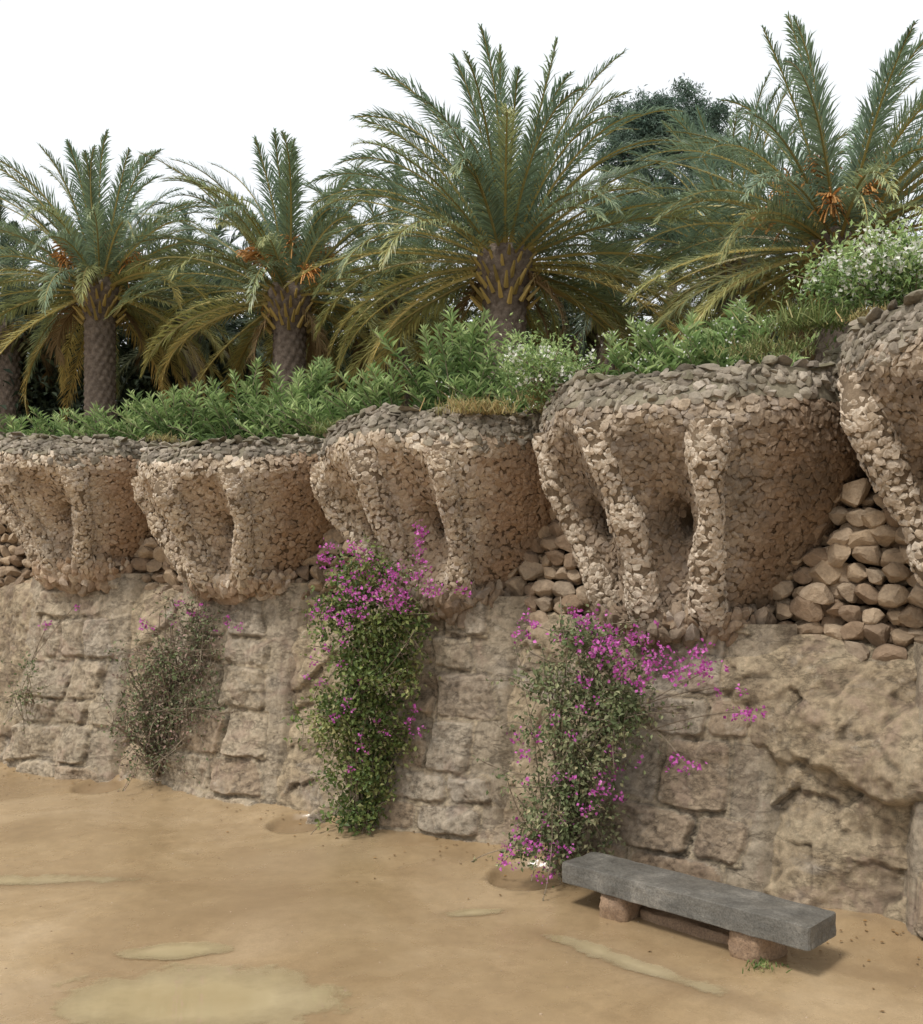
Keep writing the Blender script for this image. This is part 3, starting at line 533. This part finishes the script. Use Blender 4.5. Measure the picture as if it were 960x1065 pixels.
# ------------------------------------------------------------ flowering bush
def bush(name,label,cen,rad,ncl,per,size,mat,flw,seed,base,fmat='white',cat='shrub',grp=None):
    root=thing(name,label,cat,base,grp); st=Acc(); g=np.random.default_rng(seed); cen=np.array(cen); rad=np.array(rad)
    lob=[(cen+unit(g.normal(size=3))*rad*.8,rad*g.uniform(.35,.7)) for i in range(7)]+[(cen,rad*.8)]
    for i in range(30):
        c_,r_=lob[i%8]; e=c_+unit(g.normal(size=3)+[0,0,.5])*r_*1.4; tube(st,curve([base,(np.array(base)+cen)/2+g.normal(size=3)*.1,e],8),np.linspace(.018,.004,8),5)
    st.build('stems',M['twig'],root); a=Acc()
    for i,(c_,r_) in enumerate(lob): leafcloud(a,c_,r_,ncl//8,per,size,.13,.42,seed*20+i)
    a.build('leaves',mat,root)
    a=Acc()
    for i in range(flw):
        c_,r_=lob[g.integers(0,8)]; d=unit(g.normal(size=3)+[0,-.4,.2]); c=c_+d*r_*g.uniform(.6,1.5); q=g.integers(2,12); p=c+g.normal(size=(q,3))*.032; inst(a,LEAF,p,frames(g.normal(size=(q,3)),g.normal(size=(q,3))+[0,-.6,.8]),np.full((q,3),.042)*[1,1,1])
    a.build('blossoms',M[fmat],root)
bush('flowering_bush','white flowering bush on the bank at the right edge',at(925,282,8.6),(.6,.5,.36),200,30,.06,M['oleander'],190,5,tuple(at(940,330,8.7)))
bush('flowering_bush','low bush with tiny white blossoms, left end of the large brown planter rim',at(572,382,9.9),(.45,.4,.18),120,28,.05,M['oleander'],55,6,tuple(at(575,404,10.0)))
# ------------------------------------------------------------ earth bank on the right planters
bank=Acc(); s=np.linspace(sD-.2,sE+1.9,90)[:,None]; n=np.linspace(-.12,-2.4,50)[None]; 
hb=np.interp(s,[sD-.2,sD+.9,sE-1.3,sE-.4,sE+1.9],[4.62,4.9,5.3,5.55,5.75]); prof=np.interp(n,[-2.4,-1.2,-.55,-.3,-.12],[.55,.9,1,.7,-.1]); Pb=W(s+0*n,n+0*s,0); zz=4.6+(hb-4.6)*prof; Pb[...,2]=zz+.12*fbm(Pb*2.2,4)*np.clip(prof+.2,0,1)
bank.add(Pb,grid(90,50)); tag(bank.build('earth_bank',M['moss'],smooth=True),kind='structure')
acc=Acc(); n_=2400; ii=rng.integers(22,90,n_); jj=rng.integers(0,30,n_); pos=Pb[ii,jj]+rng.normal(size=(n_,3))*.02; S=np.stack([rng.uniform(.03,.11,n_),rng.uniform(.03,.09,n_),rng.uniform(.02,.06,n_)],-1); multi(acc,MED,pos,nframes(np.tile([-.3,-.4,.8],(n_,1))+rng.normal(size=(n_,3))*.3,rng.uniform(0,6,n_)),S,rng.uniform(0,.9,n_)); tag(acc.build('bank_rubble',M['rim']),'loose grey rubble stones covering the earth bank above the right planters','rubble',None,'stuff')
def tuft(label,c,r,nb,hh,t0,seed,spread=1.0,cat='grass tuft',name='grass_tuft'):
    g=np.random.default_rng(seed); a=Acc(); c=np.array(c)
    p=c+g.normal(size=(nb,3))*np.array([r,r*.7,.01]); d=unit(g.normal(size=(nb,3))*[.5,.5,.1]+[0,0,1]); L_=hh*g.uniform(.5,1.2,nb); sd=unit(np.cross(d,g.normal(size=(nb,3))))*.005
    m=p+d*(L_*.6)[:,None]; tp=m+unit(d+g.normal(size=(nb,3))*.5*spread-[0,0,.5*spread])*(L_*.5)[:,None]
    V=np.stack([p-sd,p+sd,m+sd,m-sd,tp],1).reshape(-1,3); b=np.arange(nb)[:,None]*5; a.add(V,b+np.array([[0,1,2,3]]),np.repeat(np.clip(t0+g.normal(size=nb)*.2,0,1),5)); a.F.append(b+np.array([[3,2,4]]))
    o=a.build(name,M['grass'],loc=tuple(c)); tag(o,label,cat,'grass tufts growing on the planters')
def rimpt(k,u,v=.99,dz=0): 
    p=SF[k-1](u,v); p=np.array(p).reshape(3); p[2]+=dz; return p
tuft('dry yellow grass spilling over the right rim of the third planter',rimpt(3,.45),.17,700,.22,.85,1,2.2)
tuft('dry straw-coloured tuft at the joint of third and fourth planter',rimpt(3,.80),.14,420,.22,.8,2,1.8)
tuft('small green tuft on the left rim of the third planter',rimpt(3,-.5),.12,260,.2,.2,3,1.5)
tuft('brown grass at the left rim of the large brown planter',rimpt(4,-.7),.16,450,.2,.75,4,1.8)
tuft('green grass fringe on the right rim of the large brown planter',at(800,366,9.2),.25,420,.15,.35,5,1.4)
tuft('long arching green grass on the bank left of the white bush',at(845,340,8.7),.2,420,.3,.15,6,1.0)
tuft('dry grass tuft on the bank below the white flowering bush',at(908,332,8.2),.1,260,.12,.8,7,1.5)
tuft('dry grass hanging from the joint of the two leftmost planters',rimpt(1,.8),.12,200,.16,.7,8,1.5)
tuft('low weeds at the foot of the right bench leg',tuple(at(795,1004,7.38)*[1,1,0]),.08,70,.055,.0,9,1.0)
# ------------------------------------------------------------ climbers
def climber(label,base,blobs,ncl,per,size,mat,fl,nfl,seed,nst=26,sig=.085,tr=.028,bare=0,dep=.26):
    g=np.random.default_rng(seed+900); base=np.array(base); root=thing('climbing_plant',label,'climbing plant',tuple(base),'climbing plants on the retaining wall'); lf=Acc(); st=Acc(); fa=Acc()
    B=np.array([[*at(b[0],b[1],b[2]),b[3],b[4]] for b in blobs]); w=B[:,3]*B[:,4]; w=w/w.sum(); k=g.choice(len(B),ncl,p=w)
    d=unit(g.normal(size=(ncl,3)))*(g.random((ncl,1))**.45)*g.uniform(.8,1.3,(ncl,1)); c=B[k,:3]+d*np.stack([B[k,3],np.minimum(B[k,3],dep),B[k,4]],-1)
    cnt=g.integers(int(per*.2),int(per*1.7),ncl); p=np.repeat(c,cnt,0); n=len(p); p=p+g.normal(size=(n,3))*sig; dr=unit(g.normal(size=(n,3))+[0,-.3,-.35]); up=unit(g.normal(size=(n,3))*.8+[-.2,-.7,.8]); sz=size*g.uniform(.5,1.25,n)
    t=np.clip(np.repeat(g.uniform(0,.8,ncl),cnt)+g.normal(size=n)*.18,0,1); inst(lf,LEAF,p,frames(dr,up),np.stack([sz,sz*.62,sz],-1),t)
    for i in range(nst):
        e=c[g.integers(0,ncl)]; m_=base+(e-base)*[.35,.35,.55]+g.normal(size=3)*[.07,.05,.1]; P=curve([base+g.normal(size=3)*[.06,.05,0],m_,e],16); P=P+np.cumsum(g.normal(size=P.shape)*.012,0); tube(st,P,np.linspace(tr,.005,16)*g.uniform(.4,1),5)
    for i in range(int(ncl*(.9+bare))):
        a=c[g.integers(0,ncl)]; e=a+g.normal(size=3)*[.26,.12,.28]; tube(st,curve([a,(a+e)/2+g.normal(size=3)*.05,e],6),.0055,3); 
        q=6; pp=a+(e-a)*g.uniform(.5,1.05,(q,1)); inst(lf,LEAF,pp,frames(g.normal(size=(q,3)),g.normal(size=(q,3))+[0,-.5,.8]),np.full((q,3),size*.8)*[1,.6,1],g.uniform(.2,.9,q))
    FB=np.array([[*at(b[0],b[1],b[2]),b[3],b[4],b[5]] for b in fl]); w=FB[:,5]/FB[:,5].sum(); k=g.choice(len(FB),nfl,p=w); d=unit(g.normal(size=(nfl,3)))*(g.random((nfl,1))**.4)*1.15; c2=FB[k,:3]+d*np.stack([FB[k,3],FB[k,3]*.5,FB[k,4]],-1); c2[:,1]-=.05
    cq=g.integers(3,13,nfl); p=np.repeat(c2,cq,0); n=len(p); p=p+g.normal(size=(n,3))*.03; inst(fa,LEAF,p,frames(g.normal(size=(n,3)),g.normal(size=(n,3))),np.stack([g.uniform(.024,.046,n)]*3,-1)*[1,.9,1],g.random(n))
    for b in FB:
        if b[5]<=2: 
            a=c[np.argmin(np.linalg.norm(c-b[:3],axis=1))]; tube(st,curve([a,(a+b[:3])/2+[0,0,.06],b[:3]],8),.006,3)
    st.build('stems',M['twig'],root,smooth=True); lf.build('leaves',mat,root); fa.build('blossoms',M['bract'],root)
climber('tall dense green climber with magenta blossoms at its top, middle of the wall',at(372,862,11.35),
 [(378,600,10.8,.30,.25),(372,640,10.85,.46,.35),(385,690,10.9,.58,.45),(365,745,11.0,.52,.45),(385,790,11.1,.5,.4),(372,835,11.25,.36,.28),(410,640,10.8,.3,.3)],220,48,.066,M['boug'],
 [(360,585,10.6,.3,.22,4),(395,615,10.5,.42,.24,5),(350,640,10.6,.32,.25,4),(420,600,10.4,.28,.18,3),(470,615,10.2,.3,.05,2),(437,560,10.1,.05,.24,1.5),(385,760,10.7,.55,.5,2.5),(350,700,10.7,.4,.35,2.5)],140,1)
climber('bushy grey-green climber with magenta sprays, beside the bench',at(585,905,9.65),
 [(612,672,9.1,.30,.20),(612,712,9.1,.46,.33),(605,765,9.15,.56,.4),(590,820,9.25,.5,.4),(585,870,9.4,.45,.32),(645,740,8.95,.36,.3),(565,705,9.15,.22,.22)],195,38,.058,M['bougdry'],
 [(610,655,8.9,.38,.2,3),(655,672,8.75,.42,.18,4.5),(712,686,8.6,.36,.13,5),(640,705,8.85,.5,.28,3),(690,705,8.7,.4,.14,3),(770,740,8.5,.18,.06,1.2),(712,795,8.55,.14,.06,1),(545,650,9.15,.15,.12,1),(560,880,9.15,.4,.28,3),(545,780,9.05,.18,.35,2),(600,800,8.95,.6,.6,4.5),(755,715,8.6,.15,.05,.8)],185,2,44)
climber('sparse woody grey climber left of the tall green climber',at(175,812,13.6),
 [(195,645,13.0,.42,.25),(170,695,13.0,.55,.35),(185,740,13.1,.6,.4),(165,780,13.3,.5,.3),(205,690,13.0,.45,.4),(150,740,13.2,.4,.3),(210,740,12.9,.3,.4)],170,20,.06,M['bougred'],
 [(235,650,12.7,.22,.1,2),(155,650,12.9,.12,.08,1),(190,640,12.9,.35,.22,1.5)],18,3,95,.11,.045,1.6)
climber('tiny sprig of climber clinging to the leftmost blocks',at(30,735,14.4),[(22,715,14.2,.25,.2),(40,690,14.1,.18,.15)],18,9,.055,M['bougdry'],[(80,628,13.8,.12,.05,1.5),(50,650,13.9,.1,.05,1)],5,4,8,.07,.015)
# ------------------------------------------------------------ litter and pebbles
acc=Acc(); n_=800; x=rng.uniform(-8,5,n_); y=rng.uniform(4.5,14,n_); z=np.array([gz(a,b) for a,b in zip(x,y)])+.001; sz=rng.uniform(.003,.009,n_)*np.where(rng.random(n_)<.05,1.8,1); multi(acc,PEB,np.stack([x,y,z],-1),nframes(np.tile([0,0,1.],(n_,1)),rng.uniform(0,6,n_)),np.stack([sz,sz*.8,sz*.6],-1),.5+rng.random(n_)*.5)
tag(acc.build('gravel',M['pebble']),'small gravel scattered over the sandy ground','gravel',None,'stuff')
acc=Acc(); n_=260; s=rng.uniform(sA-1,sE+.5,n_); nn_=.45+rng.exponential(.35,n_); p=W(s,nn_,0); p[:,2]=[gz(a,b)+.01 for a,b in p[:,:2]]; sz=rng.uniform(.025,.05,n_)
inst(acc,LEAF,p,frames(rng.normal(size=(n_,3))*[1,1,.1],np.tile([0,0,1.],(n_,1))+rng.normal(size=(n_,3))*.2),np.stack([sz,sz*.6,sz*.5],-1),rng.random(n_)); tag(acc.build('leaf_litter',M['litter']),'brown fallen leaves lying along the foot of the wall','fallen leaves',None,'stuff')
# ------------------------------------------------------------ world, sun, camera
w=bpy.data.worlds.new('World'); bpy.context.scene.world=w; w.use_nodes=True; nt=w.node_tree; nt.nodes.clear()
sky=nt.nodes.new('ShaderNodeTexSky'); sky.sky_type='NISHITA'; sky.sun_disc=False; EL=math.radians(58); AZ=math.radians(226)
sky.sun_elevation=EL; sky.sun_rotation=AZ; sky.air_density=1.5; sky.dust_density=4
mx=nt.nodes.new('ShaderNodeMix'); mx.data_type='RGBA'; mx.inputs[0].default_value=.88; mx.inputs[7].default_value=(9.5,9.7,9.9,1)
bgn=nt.nodes.new('ShaderNodeBackground'); bgn.inputs[1].default_value=.118; ow=nt.nodes.new('ShaderNodeOutputWorld')
nt.links.new(sky.outputs[0],mx.inputs[6]); nt.links.new(mx.outputs[2],bgn.inputs[0]); nt.links.new(bgn.outputs[0],ow.inputs[0])
sd=bpy.data.lights.new('sun','SUN'); sd.energy=3.0; sd.angle=math.radians(12); sd.color=(1,.97,.92); so=bpy.data.objects.new('sun',sd); C.objects.link(so)
from mathutils import Vector
dv=Vector((math.sin(AZ)*math.cos(EL),math.cos(AZ)*math.cos(EL),math.sin(EL))); so.rotation_euler=dv.to_track_quat('Z','Y').to_euler(); so.location=(0,0,30)
cd=bpy.data.cameras.new('camera'); cd.sensor_width=36; cd.sensor_fit='AUTO'; cd.lens=36*F0/1065; cd.shift_y=(HOR-532.5)/1065; cd.clip_end=3000
co=bpy.data.objects.new('camera',cd); C.objects.link(co); co.location=(0,0,CAMZ); co.rotation_euler=(PI/2,0,0); bpy.context.scene.camera=co
sc=bpy.context.scene; sc.view_settings.view_transform='Standard'; sc.view_settings.look='None'; sc.view_settings.exposure=0
